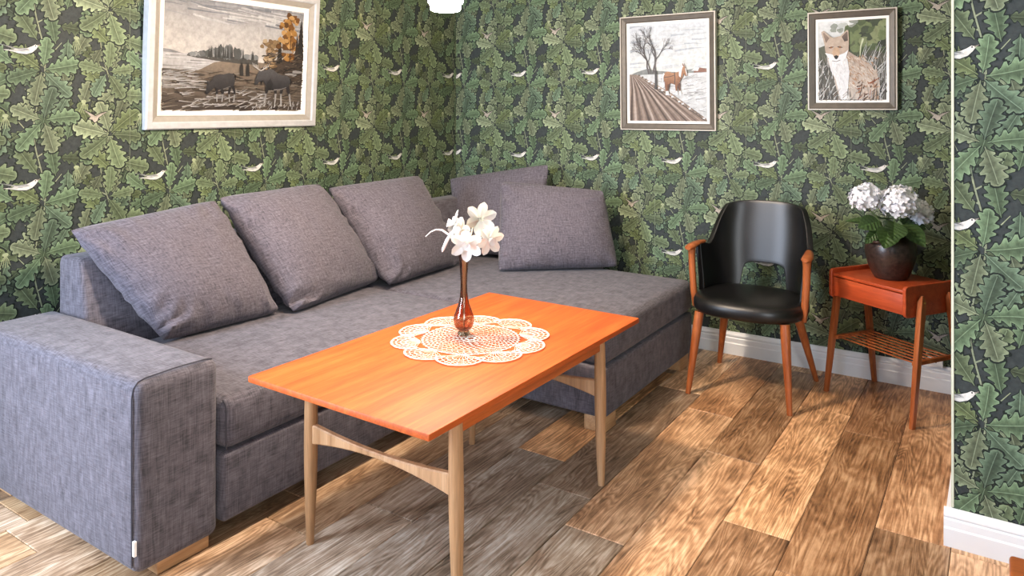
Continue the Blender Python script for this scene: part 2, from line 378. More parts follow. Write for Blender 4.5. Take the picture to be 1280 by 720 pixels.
CEIL = 2.45
st = np.stack; Z0 = lambda a: np.zeros_like(a)
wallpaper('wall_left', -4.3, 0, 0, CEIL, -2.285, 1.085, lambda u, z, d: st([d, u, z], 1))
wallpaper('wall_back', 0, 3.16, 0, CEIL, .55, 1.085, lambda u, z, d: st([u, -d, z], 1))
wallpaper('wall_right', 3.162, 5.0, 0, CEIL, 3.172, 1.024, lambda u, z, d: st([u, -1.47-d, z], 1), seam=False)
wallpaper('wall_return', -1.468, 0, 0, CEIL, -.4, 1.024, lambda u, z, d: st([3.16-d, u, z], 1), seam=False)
tag(obj('trim_1', box(3.1545, 3.1625, -1.4755, -1.467, .12, CEIL, .001, 1), plain('pale_paper_edge', lin(196, 200, 180), .7)), kind='structure')
tag(obj('ceiling', box(-.05, 5.0, -4.6, .05, CEIL, CEIL+.05), M['ceiling'], smooth=False), kind='structure')

# baseboards: profiled white skirting
def skirting(name, prof, axis, a0, a1):
    return tag(obj(name, prism(prof, axis, a0, a1), M['white_trim'], ang=30), kind='structure')
BB = [(0, 0), (.020, 0), (.020, .062), (.0165, .068), (.0165, .092), (.013, .098), (.016, .104), (.0155, .110), (.009, .118), (.006, .126), (0, .128)]
skirting('baseboard_back', [(-a-.0035, b) for a, b in BB], 'x', .02, 3.138)
BB2 = [(a*1.1, b*.92) for a, b in BB]
skirting('baseboard_right', [(-1.4735-a, b) for a, b in BB2], 'x', 3.1345, 5.0)
skirting('baseboard_return', [(3.1565-a, b) for a, b in BB2], 'y', -1.4737, -.024)

# ------------------------------------------------------------------ floor: oak planks, each its own piece
fl = tag(obj('floor', box(-.05, 5.0, -4.9, .02, -.03, -.004), M['subfloor'], smooth=False), kind='structure')
PW, PL = .2194, 1.17
rnd = random.Random(5)
joint = {0: -2.33, 1: -1.67, 2: -1.87, 3: -2.06, 4: -1.27, 5: -1.74, 6: -1.92, 7: -1.50}
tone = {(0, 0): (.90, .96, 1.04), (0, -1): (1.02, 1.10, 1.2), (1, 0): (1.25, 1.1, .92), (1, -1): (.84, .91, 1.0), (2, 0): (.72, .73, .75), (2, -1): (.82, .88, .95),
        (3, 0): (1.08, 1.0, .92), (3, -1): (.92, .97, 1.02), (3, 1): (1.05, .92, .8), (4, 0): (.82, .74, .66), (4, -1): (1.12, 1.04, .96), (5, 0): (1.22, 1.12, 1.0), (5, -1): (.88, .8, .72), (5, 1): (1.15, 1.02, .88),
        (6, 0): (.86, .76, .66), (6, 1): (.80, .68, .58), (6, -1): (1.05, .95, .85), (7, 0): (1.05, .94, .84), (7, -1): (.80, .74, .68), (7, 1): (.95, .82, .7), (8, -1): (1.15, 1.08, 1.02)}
pm = {}
for r in range(-7, 17):
    x0 = 1.40+PW*r
    if x0 > 4.95: break
    j = joint.get(r, -1.2-rnd.random()*1.1)
    k0 = math.floor((-4.9-j)/PL)
    for k in range(k0, 4):
        y0, y1 = j+k*PL, j+(k+1)*PL; y0 = max(y0, -4.9); y1 = min(y1, -.001)
        if y1-y0 < .03: continue
        key = round(y1-y0, 3)
        if key not in pm:
            b = box(-PW/2+.0009, PW/2-.0009, -(y1-y0)/2+.0009, (y1-y0)/2-.0009, -.012, 0, .0022, 1)
            me = bpy.data.meshes.new('plank'); b.to_mesh(me); b.free(); me.materials.append(M['plank']); pm[key] = me
        o = link(bpy.data.objects.new('plank', pm[key]), fl); o.location = (x0+PW/2, (y0+y1)/2, 0)
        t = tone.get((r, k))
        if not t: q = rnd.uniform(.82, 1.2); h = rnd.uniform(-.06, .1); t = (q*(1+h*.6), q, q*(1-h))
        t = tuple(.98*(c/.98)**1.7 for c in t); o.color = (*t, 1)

# ------------------------------------------------------------------ corner sofa
sofa = empty('corner_sofa', (0, 0, 0), 0, 'grey woven corner sofa with chaise end and wide box arm', 'sofa')
def soft_box(x0, x1, y0, y1, z0, z1, bev, puff=0.0, n=10):
    """upholstered block: rounded edges, slightly crowned top and front"""
    b = box(x0, x1, y0, y1, z0, z1, bev, 4)
    if puff:
        bmesh.ops.subdivide_edges(b, edges=[e for e in b.edges if e.calc_length() > .15], cuts=n, use_grid_fill=True)
        cx, cy = (x0+x1)/2, (y0+y1)/2
        for v in b.verts:
            fx = 1-((v.co.x-cx)/((x1-x0)/2))**2; fy = 1-((v.co.y-cy)/((y1-y0)/2))**2
            if v.co.z > (z0+z1)/2: v.co.z += puff*max(0, fx)**.6*max(0, fy)**.6+.004*noise.noise(v.co*4)*max(0, fx)*max(0, fy)
    return b
SF = M['sofa']
arm = obj('arm', soft_box(.12, 1.19, -3.05, -2.772, .034, .60, .032, .006, 6), SF, sofa)
pp = [(1.168, -3.0508, .06), (1.168, -3.0515, .30), (1.168, -3.0515, .555), (1.168, -3.046, .582), (1.168, -3.032, .598), (1.168, -3.01, .6035), (1.168, -2.91, .606), (1.168, -2.81, .6035), (1.168, -2.788, .598)]
obj('piping', tube(pp, .0022, 6), M['piping'], arm)
tg = obj('brand_tag', box(1.176, 1.187, -3.0545, -3.046, .098, .142, .001, 1), M['tag'], arm); tg.name = 'care_tag'; tag(tg, 'small white care tag')
obj('backrest', prism([(.13, .06), (.36, .06), (.36, .46), (.30, .80), (.285, .82), (.15, .82), (.13, .80)], 'y', -2.769, -.06, .02), SF, sofa)
obj('backrest', prism([(-.06, .06), (-.275, .06), (-.275, .46), (-.22, .80), (-.20, .82), (-.08, .82), (-.06, .80)], 'x', .365, 1.22, .02), SF, sofa)
obj('seat_base', soft_box(.365, 1.20, -2.768, -1.372, .065, .288, .016), SF, sofa)
sc = obj('seat_cushion', soft_box(.365, 1.206, -2.766, -1.372, .292, .462, .042, .014), SF, sofa)
obj('piping', tube([(1.196, -2.755, .30+.012*k) for k in range(12)]+[(1.19, -2.753, .443), (1.175, -2.752, .455)], .0025, 6), M['piping'], sc)
cb = obj('chaise_base', soft_box(.365, 1.868, -1.368, -.285, .065, .285, .016), SF, sofa)
cc = obj('chaise_cushion', soft_box(.365, 1.872, -1.370, -.280, .289, .460, .040, .012), SF, sofa)
obj('piping', tube([(1.862, -1.360, .30+.012*k) for k in range(12)], .0025, 6), M['piping'], cc)
for nm, q in (('foot', (1.06, 1.172, -2.975, -2.80)), ('foot', (1.762, 1.862, -1.36, -1.245)), ('foot', (1.762, 1.862, -.45, -.33)), ('foot', (.2, .3, -3.01, -2.80)), ('foot', (.2, .3, -.4, -.28))):
    obj(nm, box(*q, 0.0003, .068, .004, 2), M['foot_oak'], sofa)
obj('plinth', box(.35, 1.05, -2.70, -1.40, .03, .064), M['black'], sofa, smooth=False)

# loose cushions: puffed squares with pointed corners, seams and creases
def pillow(name, tl, tr, br, bl, T, label, seed, sag=.0):
    n = 26; tl, tr, br, bl = map(Vector, (tl, tr, br, bl)); cen = (tl+tr+br+bl)/4
    nrm = ((tr-tl)+(br-bl)).cross((bl-tl)+(br-tr)).normalized()
    me = bpy.data.meshes.new(name); bm = bmesh.new(); uvl = bm.loops.layers.uv.new('UVMap'); grid = {}; uv = {}
    rs = random.Random(seed); so = Vector((rs.uniform(0, 50),)*3)
    for sd in (1, -1):
        for i in range(n+1):
            for j in range(n+1):
                border = i in (0, n) or j in (0, n)
                if border and sd < 0: grid[(sd, i, j)] = grid[(1, i, j)]; continue
                u = -math.cos(PI*i/n)*.55+(2*i/n-1)*.45; v = -math.cos(PI*j/n)*.55+(2*j/n-1)*.45
                cr_ = .035*(abs(u)*abs(v))**5; uu = u*(1-.02*(1-v*v)-cr_); vv = v*(1-.02*(1-u*u)-cr_)
                a, b = (uu+1)/2, (vv+1)/2
                p = tl.lerp(tr, a).lerp(bl.lerp(br, a), b)
                h = (max(0, 1-abs(u)**2.6)*max(0, 1-abs(v)**2.6))**.55
                h *= 1+.22*max(-1, vv)*.6
                q = Vector((u*1.5, v*1.5, sd*3))+so
                h += .10*noise.noise(q*1.1)*(1-u*u)*(1-v*v)
                rim = (abs(u)**4+abs(v)**4*(1.6 if v > 0 else .7)); cre = .30*rim*(1-max(abs(u), abs(v))**20)
                ang = math.atan2(v, u); h += cre*math.sin(ang*21+9*noise.noise(q*1.3))*.55*(.4+1.2*max(0, noise.noise(q*.9+so)+.3)); h += .05*noise.noise(q*2.6)*(1-u**4)*(1-v**4)
                p = p+nrm*sd*T*h-Vector((0, 0, sag))*(1-u*u)*(1-v*v)
                w_ = bm.verts.new(p); grid[(sd, i, j)] = w_; uv[w_] = (a, b)
    for sd in (1, -1):
        for i in range(n):
            for j in range(n):
                q = [grid[(sd, i, j)], grid[(sd, i+1, j)], grid[(sd, i+1, j+1)], grid[(sd, i, j+1)]]
                f = bm.faces.new(q if sd > 0 else q[::-1])
                for lp in f.loops: lp[uvl].uv = uv[lp.vert]
    for v in bm.verts: v.co -= cen
    o = obj(name, bm, M['cushion'], None, ang=80); o.location = cen
    tag(o, label, 'cushion', 'loose grey sofa cushions')
    ring = [grid_ for grid_ in ()]
    return o
pillow('sofa_cushion', (.262, -2.80, .936), (.27, -2.15, .99), (.56, -2.02, .478), (.52, -2.56, .478), .115, 'grey cushion slumped over beside the wide sofa arm', 1)
pillow('sofa_cushion', (.27, -2.145, 1.0), (.27, -1.525, 1.013), (.51, -1.32, .480), (.62, -2.00, .476), .12, 'grey cushion in the middle of the three along the left wall', 2)
pillow('sofa_cushion', (.275, -1.486, .985), (.34, -.80, 1.006), (.60, -.73, .48), (.63, -1.385, .478), .12, 'grey cushion nearest the corner of the three along the left wall', 3)
pillow('sofa_cushion', (.13, -.25, .93), (.874, -.15, 1.056), (.95, -.40, .49), (.42, -.50, .49), .085, 'grey cushion wedged in the sofa corner with one raised pointed tip', 4)
pillow('sofa_cushion', (.728, -.50, .966), (1.315, -.26, .92), (1.434, -.30, .480), (.895, -.775, .478), .12, 'broad grey cushion facing forward on the chaise, right of the white flowers', 5)

# ------------------------------------------------------------------ coffee table
TZ = .570
ct = empty('coffee_table', (1.708, -2.138, 0), math.radians(-.8), 'long teak coffee table with orange top and pale oak legs', 'table')
obj('tabletop', box(-.370, .370, -.640, .640, TZ-.020, TZ, .004, 2), M['teak'], ct)
LEGX = {-1: -.268, 1: .325}
for sx in (-1, 1):
    obj('apron', box(LEGX[sx]-.010, LEGX[sx]+.010, -.46, .39, TZ-.068, TZ-.0205, .003, 2), M['teak_edge'], ct)
    for yy in (-.475, .385):
        xx = LEGX[sx]
        pts = [(xx+sx*.006*(1-k/8), yy, .0005+(TZ-.0215)*k/8) for k in range(9)]
        rr = [.0125, .0155, .018, .020, .0215, .022, .0215, .0205, .0195]
        obj('leg', tube(pts, rr, 14), M['oak_leg'], ct)
for yy in (-.475, .385):
    def stretch():
        b = bmesh.new(); N = 16; rows = []
        for k in range(N+1):
            t = k/N; x = LEGX[-1]+.006+(LEGX[1]-LEGX[-1]-.012)*t; e = (2*t-1)**2
            top = .392-.018*(1-e); bot = .326+.030*(1-e)
            rows.append([b.verts.new((x, yy+d, z)) for d, z in ((-.011, bot+.004), (-.007, bot), (.007, bot), (.011, bot+.004), (.011, top-.004), (.007, top), (-.007, top), (-.011, top-.004))])
        for a, c in zip(rows, rows[1:]):
            for i in range(8): b.faces.new((a[i], a[(i+1) % 8], c[(i+1) % 8], c[i]))
        b.faces.new(rows[0]); b.faces.new(rows[-1]); return b
    obj('stretcher', stretch(), M['oak_leg'], ct)

# ------------------------------------------------------------------ crocheted doily
def doily():
    rd = random.Random(3); bm = bmesh.new(); NP = 10
    def ring(pts, r, close=True):
        if close: pts = pts+[pts[0], pts[1]]
        tube(pts, r, 4, bm, .8)
    th = .0012
    # centre: meshes of loops, ring by ring
    R = [.018+.0155*k for k in range(11)]
    for k, r in enumerate(R):
        n = max(8, int(r*2*PI/.021)); nn = n*2; wob = .0065
        ring([((r+wob*(1 if i % 2 else -1))*math.cos(2*PI*i/nn+k*.1), (r+wob*(1 if i % 2 else -1))*math.sin(2*PI*i/nn+k*.1), .003+.0008*rd.random()) for i in range(nn)], th*rd.uniform(.85, 1.25))
        if k in (0, 1, 10): ring([(r*math.cos(2*PI*i/60), r*math.sin(2*PI*i/60), .0028) for i in range(60)], th*1.6)
    # petals: fan of nested scallops with ribs
    for q in range(NP):
        a0 = 2*PI*q/NP+.16; ca, sa = math.cos(a0), math.sin(a0)
        L = .118*rd.uniform(.94, 1.06); W = .082
        def tp(s, t_): # s along petal 0..1, t across -1..1
            x = .168+L*s; y = W*t_*math.sqrt(max(0, 1-(s-.35)**2/.4225)) if s > .35 else W*t_*(.82+.18*s/.35)
            return (x*ca-y*sa, x*sa+y*ca, .003+.0022*math.sin(s*3.1)+.0006*rd.random())
        for sc_ in (1, .94, .76, .54, .32):
            pts = []
            for i in range(33):
                an = -PI/2*1.12+PI*1.12*i/32; s_ = .35+.65*math.cos(an)*sc_ if math.cos(an) > 0 else .35+.35*math.cos(an)
                y = W*math.sin(an)*sc_; x = .168+L*s_
                wv = .0022*(1 if i % 2 else -1)*(0 if sc_ == 1 else 1)
                pts.append(((x+wv)*ca-y*sa, (x+wv)*sa+y*ca, .003+.003*sc_*rd.uniform(.5, 1)))
            ring(pts, th*(1.9 if sc_ == 1 else 1.05), False)
        for i in range(11):
            an = -PI/2+PI*i/10
            p0 = (.168+L*.12, W*.12*math.sin(an)); p1 = (.168+L*(.35+.64*math.cos(an)), W*.98*math.sin(an))
            pts = []
            for k in range(7):
                t_ = k/6; x = p0[0]+(p1[0]-p0[0])*t_; y = p0[1]+(p1[1]-p0[1])*t_+.002*(1 if k % 2 else -1)
                pts.append((x*ca-y*sa, x*sa+y*ca, .0035+.001*rd.random()))
            ring(pts, th*.85, False)
    return bm
d = obj('crochet_doily', doily(), M['thread'], None); d.location = (1.690, -2.095, TZ+.0004)
tag(d, 'cream crocheted doily with petal edge on the coffee table', 'doily')

# ------------------------------------------------------------------ bud vase and white flowers
VX, VY, VZ = 1.650, -2.083, TZ+.0075
prof = [(.0, .0), (.022, 0), (.0245, .004), (.0225, .009), (.018, .013), (.021, .018), (.031, .028), (.0368, .042), (.0385, .055), (.0355, .072), (.028, .092), (.0205, .112), (.0155, .135), (.0128, .16), (.0122, .19), (.0135, .22), (.0155, .25), (.0182, .278), (.0205, .295), (.0215, .300),
        (.0200, .2995), (.0165, .278), (.0138, .25), (.0116, .22), (.0100, .19), (.0105, .16), (.0132, .135), (.018, .112), (.0255, .092), (.033, .072), (.0355, .055), (.034, .042), (.028, .030), (.018, .022), (.0, .020)]
v = obj('bud_vase', lathe([(max(r, .0002), z) for r, z in prof], 40), M['amber'], None, ang=60); v.location = (VX, VY, VZ)
tag(v, 'slim amber glass bud vase on the crocheted doily', 'vase')
RT = Vector((.8345, .551, 0)); FWD = Vector((-.551, .8345, 0)); UP = Vector((0, 0, 1))
def petal(L, W, curl, th=.0007, tip=.6):
    """one petal in local space along +x, up = +z"""
    bm = bmesh.new(); N = 7; rows = []
    for i in range(N+1):
        t = i/N; wd = W*(.22+.78*smoothlin(0, .55, t))*math.sqrt(max(0, 1-max(0, (t-.55)/.45)**2)) if i < N else W*.12
        x = L*t; z = curl*L*t*t
        rows.append([bm.verts.new((x, wd*s, z+.18*abs(s)*wd+(.12*wd if s == 0 else 0)*-1)) for s in (-1, -.5, 0, .5, 1)])
    for a, c in zip(rows, rows[1:]):
        for k in range(4): bm.faces.new((a[k], a[k+1], c[k+1], c[k]))
    bmesh.ops.solidify(bm, geom=bm.faces[:], thickness=th); return bm
pm_ = {}
def flower(px, py, depth, face, R, npet, label, corona=True, droop=0.0, bend=(0, 0), spin=0):
    """px,py: metres right / up from the vase lip; face: direction the blossom looks in (right, toward camera, up)"""
    head = Vector((VX, VY, VZ+.30))+RT*px+UP*py+FWD*depth
    dirv = (RT*face[0]-FWD*face[1]+UP*face[2]).normalized()
    root = empty('white_flower', (VX, VY, VZ+.05), 0, label, 'flower', 'white flowers in the bud vase')
    base = Vector((VX, VY, VZ+.05))
    a = Vector((VX, VY, VZ+.27))+RT*px*.08; c = head-dirv*R*.9; mid = a.lerp(c, .55)+RT*bend[0]+UP*(bend[1]+.01)
    pts = []
    for k in range(13):
        t = k/12; pts.append(((1-t)**2*a+2*t*(1-t)*mid+t*t*c)-base)
    obj('stem', tube([Vector((0, 0, -.02))]+pts+[head-base-dirv*.004], .0024, 6), M['stem_pale'], root)
    rot = dirv.to_track_quat('Z', 'Y').to_matrix().to_4x4() @ Matrix.Rotation(spin, 4, 'Z')
    key = (round(R, 4), droop)
    if key not in pm_:
        o = obj('petal', petal(R, R*.31, .25-droop), M['white_petal'], root); pm_[key] = o.data
        first = o
    else: first = None
    for k in range(npet):
        o = first if (k == 0 and first) else link(bpy.data.objects.new('petal', pm_[key]), root)
        o.matrix_local = Matrix.Translation(head-base) @ rot @ Matrix.Rotation(2*PI*k/npet, 4, 'Z') @ Matrix.Rotation(-.10 if k % 2 else .05, 4, 'Y')
    if corona:
        co = obj('corona', lathe([(.004, 0), (.008, .006), (.0125, .016), (.0155, .026), (.0148, .026), (.0115, .016), (.006, .006), (.003, .002)], 18), M['white_petal'], root)
        co.matrix_local = Matrix.Translation(head-base) @ rot
    else:
        for k in range(6):
            an = 2*PI*k/6
            o = obj('stamen', tube([(.002*math.cos(an), .002*math.sin(an), 0), (.006*math.cos(an), .006*math.sin(an), .014), (.009*math.cos(an), .009*math.sin(an), .024)], [.0008, .0008, .0017], 5), M['stem_pale'], root)
            o.matrix_local = Matrix.Translation(head-base) @ rot
    return root
flower(.057, .118, .03, (.35, .9, .15), .064, 6, 'highest white flower of the bunch in the bud vase', False, spin=.3)
flower(.012, .036, -.03, (-.05, 1, -.15), .062, 6, 'white flower hanging right over the lip of the bud vase', True, .0, spin=.52)
flower(.092, .048, .0, (.55, .8, -.25), .060, 6, 'white flower lowest on the right side of the bud vase', True, .1, spin=.2)
flower(-.012, .085, .0, (-.6, .75, .0), .054, 6, 'white flower in the middle of the bunch, half turned left', True, .1, spin=.1)
flower(-.036, .100, .02, (-.95, .15, .25), .056, 6, 'white flower seen from the side, left in the bunch', True, .35, spin=.4)
# long thread-like bare stalk bending out left
wh = empty('bare_flower_stalk', (VX, VY, VZ+.05), 0, 'thin white stalk arching out to the left from the bud vase', 'stalk')
b0 = Vector((VX, VY, VZ+.05)); a = Vector((VX, VY, VZ+.29))
pts = [Vector((0, 0, 0)), a-b0]+[(a+RT*x+UP*z-b0) for x, z in ((-.03, .045), (-.055, .075), (-.08, .092), (-.102, .094), (-.122, .085), (-.140, .068))]
obj('stalk', tube(pts, [.002, .0022, .003, .0036, .0032, .0024, .0018, .0014], 6), M['white_petal'], wh)
o = obj('bud', tube([(a+RT*x+UP*z-b0) for x, z in ((-.02, .09), (-.045, .082), (-.062, .055), (-.076, .022), (-.079, .012))], [.003, .0055, .0065, .0058, .002], 8), M['white_petal'], wh)

# ------------------------------------------------------------------ black armchair
ch = empty('armchair', (2.242, -.452, 0), 0, 'black vinyl armchair with cut-out back and teak arms and legs', 'chair')
def seat():
    bm = bmesh.new(); N = 48; rings = []
    prof = [(.90, .395), (.965, .398), (.995, .410), (1.0, .428), (.995, .446), (.965, .462), (.90, .470), (.72, .476), (.45, .479), (.2, .480)]
    for k, z in prof:
        r = []
        for i in range(N):
            a = 2*PI*i/N; c, s = math.cos(a), math.sin(a)
            x = .272*math.copysign(abs(c)**.72, c); y = -.025+(.245 if s > 0 else .255)*math.copysign(abs(s)**.78, s)
            x *= 1-.12*smoothlin(0, .25, y); dome = 0
            r.append(bm.verts.new((x*k, (y+.025)*k-.025, z)))
        rings.append(r)
    for a, c in zip(rings, rings[1:]):
        for i in range(N): bm.faces.new((a[i], a[(i+1) % N], c[(i+1) % N], c[i]))
    bm.faces.new(rings[0][::-1]); bm.faces.new(rings[-1]); return bm
st_ = obj('seat', seat(), M['vinyl'], ch, ang=80)
def spow(v, p): return math.copysign(abs(v)**p, v)
def shell():
    bm = bmesh.new(); NU, NV = 96, 16; g = []
    A = math.radians(84)
    for i in range(NU+1):
        u = -1+2*i/NU; ph = A*u; x0 = .250*spow(math.sin(ph), .66); y0 = -.13+.345*abs(math.cos(ph))**.62
        ax = abs(math.degrees(ph))
        zt = .910-.022*(ax/40)**2-.205*smoothlin(38, 70, ax)+.022*smoothlin(40, 84, ax)*(ax/40)**2
        zb = .582 if ax < 13 else .582-.160*smoothlin(13, 23, ax)
        zb = .585-.02*(min(ax, 15)/15)**3 if ax < 15 else .565-.145*smoothlin(14.5, 23, ax)
        row = []
        for j in range(NV+1):
            t = j/NV; z = zb+(zt-zb)*t; lean = (z-.45)*.16; wd = 1+.10*smoothlin(.45, .75, z)*(1 if z < .78 else 1-.3*smoothlin(.78, .9, z))
            row.append(bm.verts.new((x0*wd, y0+lean*abs(math.cos(ph))**.5, z)))
        g.append(row)
    for i in range(NU):
        for j in range(NV): bm.faces.new((g[i][j], g[i+1][j], g[i+1][j+1], g[i][j+1]))
    return bm
bk = obj('backrest', shell(), M['vinyl'], ch, ang=80)
md = bk.modifiers.new('thick', 'SOLIDIFY'); md.thickness = .030; md.offset = 0
md = bk.modifiers.new('round', 'BEVEL'); md.width = .009; md.segments = 3; md.limit_method = 'ANGLE'; md.angle_limit = math.radians(50)
for sx in (-1, 1):
    obj('leg', tube([(sx*(.205+.036*(1-t)), -.205-.062*(1-t), .0005+.395*t) for t in [k/6 for k in range(7)]], [.0125, .0145, .0165, .019, .021, .0225, .0225], 16), M['teak_leg'], ch)
    obj('leg', tube([(sx*(.175+.078*(1-t)), .135+.125*(1-t), .0005+.395*t) for t in [k/6 for k in range(7)]], [.0125, .0145, .0165, .019, .021, .0225, .0225], 16), M['teak_leg'], ch)
    obj('armrest', tube([(sx*.262, .035, .706), (sx*.272, -.005, .706), (sx*.279, -.05, .703), (sx*.284, -.095, .698), (sx*.284, -.135, .693), (sx*.283, -.152, .691)], [.013, .019, .0225, .0255, .0235, .012], 14, None, .55), M['teak_leg'], ch)
    obj('arm_post', tube([(sx*.266, -.095, .392), (sx*.272, -.098, .47), (sx*.279, -.100, .58), (sx*.281, -.102, .66), (sx*.281, -.105, .692)], [.012, .016, .0165, .0165, .02], 12, None, 1.25), M['teak_leg'], ch)

# ------------------------------------------------------------------ teak side table
sdt = empty('side_table', (2.855, -.303, 0), math.radians(-33), 'small red-brown teak side table with drawer and slatted shelf', 'side table')
obj('top', box(-.196, .196, -.165, .168, .582, .597, .003, 2), M['teak_red'], sdt)
obj('back_panel', box(-.196, .196, .152, .168, .484, .581, .002, 1), M['teak_red'], sdt)
obj('bottom_panel', box(-.196, .196, -.15, .152, .484, .492), M['teak_red'], sdt)
dr = obj('drawer', box(-.194, .194, -.164, -.147, .486, .578, .003, 2), M['teak_red'], sdt)
for sx in (-1, 1):
    pr_ = []
    for cx, cz, a0 in ((-.155, .597, 90), (-.155, .497, 180), (.155, .497, 270), (.155, .597, 0)):
        for k in range(6): a = math.radians(a0+90*k/5); pr_.append((cx+.020*math.cos(a), cz+.020*math.sin(a)))
    obj('side_panel', prism(pr_, 'x', sx*.205-.0085, sx*.205+.0085, .002, 1), M['teak_red'], sdt)
    for sy in (-1, 1):
        b = bmesh.new(); rows = []
        for t, hw, hd in ((0, .0095, .0105), (.45, .0115, .0135), (.80, .0125, .0155), (.955, .0115, .0145), (1.0, .004, .004)):
            z = .0005+.572*t; x = sx*(.2285+.010*(1-t)); y = sy*(.088+.078*(1-t)); rows.append([b.verts.new((x+q*hw, y+r*hd, z)) for q, r in ((-1, -1), (1, -1), (1, 1), (-1, 1))])
        for a_, c_ in zip(rows, rows[1:]):
            for i in range(4): b.faces.new((a_[i], a_[(i+1) % 4], c_[(i+1) % 4], c_[i]))
        b.faces.new(rows[0][::-1]); b.faces.new(rows[-1])
        bmesh.ops.bevel(b, geom=[e for e in b.edges if abs(e.verts[0].co.z-e.verts[1].co.z) > .1], offset=.003, segments=2, profile=.5, affect='EDGES')
        lg = obj('leg', b, M['teak_leg'], sdt)
        obj('screw', lathe([(.0045, 0), (.0045, .003), (.003, .004)], 10), M['brass'], lg, loc=(sx*.242, sy*.092, .545), rot=(0, sx*PI/2, 0))
    obj('shelf_rail', box(sx*.214-.009, sx*.214+.009, -.128, .128, .262, .281, .003, 2), M['teak_leg'], sdt)
for k in range(7):
    y = -.114+.228*k/6
    obj('shelf_slat', box(-.207, .207, y-.0062, y+.0062, .271, .2755, .0015, 2), M['teak_leg'], sdt)

# ------------------------------------------------------------------ stoneware pot with hydrangea
PX, PY, PZ = 2.850, -.302, .5975
pot = empty('stoneware_pot', (PX, PY, PZ), 0, 'round dark brown stoneware pot on the teak side table', 'pot')
obj('body', lathe([(.001, 0), (.068, 0), (.073, .004), (.086, .030), (.100, .065), (.110, .105), (.113, .135), (.109, .165), (.098, .190), (.086, .205), (.083, .214), (.087, .222), (.083, .224), (.077, .214), (.080, .204), (.092, .188), (.100, .165), (.095, .15), (.001, .15)], 48), M['glaze'], pot, ang=60)
for sg in (-1, 1):
    c = RT*sg*0+(-FWD)
    dv = (Vector((-.35, -.94, 0)) if sg < 0 else Vector((.35, .94, 0))).normalized(); tv = Vector((-dv.y, dv.x, 0))
    pts = [dv*(.104-.012*max(0, abs(q)-.7))+dv*.026*math.cos(q*PI/2)+tv*.034*q+Vector((0, 0, .172+.012*math.cos(q*PI/2))) for q in [-1+k/5 for k in range(11)]]
    obj('handle', tube(pts, .0068, 8), M['glaze'], pot)
plant = empty('hydrangea', (PX, PY, PZ+.15), 0, 'white hydrangea with dark green leaves in the stoneware pot', 'plant')
def leafmat():
    m, nt, b = mat('hydrangea_leaf'); at = nd(nt, 'ShaderNodeAttribute', attribute_name='print')
    nt.links.new(at.outputs['Color'], b.inputs['Base Color']); b.inputs['Roughness'].default_value = .38; return m
M['hleaf'] = leafmat()
def hleaf(L, W, seed):
    rs = random.Random(seed); NU, NV = 18, 8; vs = []; cs = []; tr = []
    for i in range(NU+1):
        t = i/NU; wd = W*(math.sin(PI*t**.8)**.8)*(1+.04*math.sin(i*PI)) + .001
        for j in range(-NV, NV+1):
            s = j/NV; ser = 1+.035*(1 if i % 2 else -1)*abs(s)**6
            vein = math.sin((t*1.0-abs(s)*.16)*2*PI*6.5); z = .0045*vein*(1-abs(s)**4)*min(1, wd/W+.1)-.10*L*t*t*1.2+.22*wd*abs(s)**1.3
            vs.append((L*t+.004*abs(s), wd*s*ser, z)); k = .75+.3*(vein > .75)+(.5 if j == 0 else 0)
            cs.append(tuple(q*k for q in lin(64, 88, 46)))
    w_ = 2*NV+1
    for i in range(NU):
        for j in range(2*NV): a = i*w_+j; tr += [(a, a+w_, a+w_+1), (a, a+w_+1, a+1)]
    n = len(vs); vs2 = [(x, y, z-.0008) for x, y, z in vs]
    return vs+vs2, tr+[(a+n, c+n, b+n) for a, b, c in tr], cs+[tuple(q*1.15 for q in c) for c in cs]
def put_leaf(px, pz, depth, dirr, L, W, roll, seed):
    vs, tr, cs = hleaf(L, W, seed); o = print_mesh('leaf', vs, tr, cs, M['hleaf'], plant); o.data.shade_smooth()
    d = (RT*dirr[0]-FWD*dirr[1]+UP*dirr[2]).normalized(); up = UP-FWD*.55; y = up.cross(d).normalized(); z = d.cross(y)
    R = Matrix((d, y, z)).transposed().to_4x4()
    o.matrix_local = Matrix.Translation(RT*px+UP*pz+FWD*depth) @ R @ Matrix.Rotation(roll, 4, 'X')
    return o
put_leaf(.02, .115, -.06, (.45, .62, -.55), .135, .052, .1, 1)
put_leaf(-.02, .13, -.07, (-.35, .75, -.45), .125, .055, -.2, 2)
put_leaf(-.03, .10, -.05, (-.55, .75, -.62), .13, .05, -.1, 3)
put_leaf(-.05, .12, .0, (-.95, .3, -.15), .12, .045, -.3, 4)
put_leaf(.05, .12, .02, (.9, .1, -.2), .13, .05, .2, 5)
put_leaf(.0, .12, .06, (.3, -.9, .0), .13, .05, 0, 6)
put_leaf(-.06, .10, .05, (-.7, -.5, .1), .12, .045, .2, 7)
put_leaf(-.07, .085, -.03, (-.85, .4, -.6), .10, .025, -.5, 8)
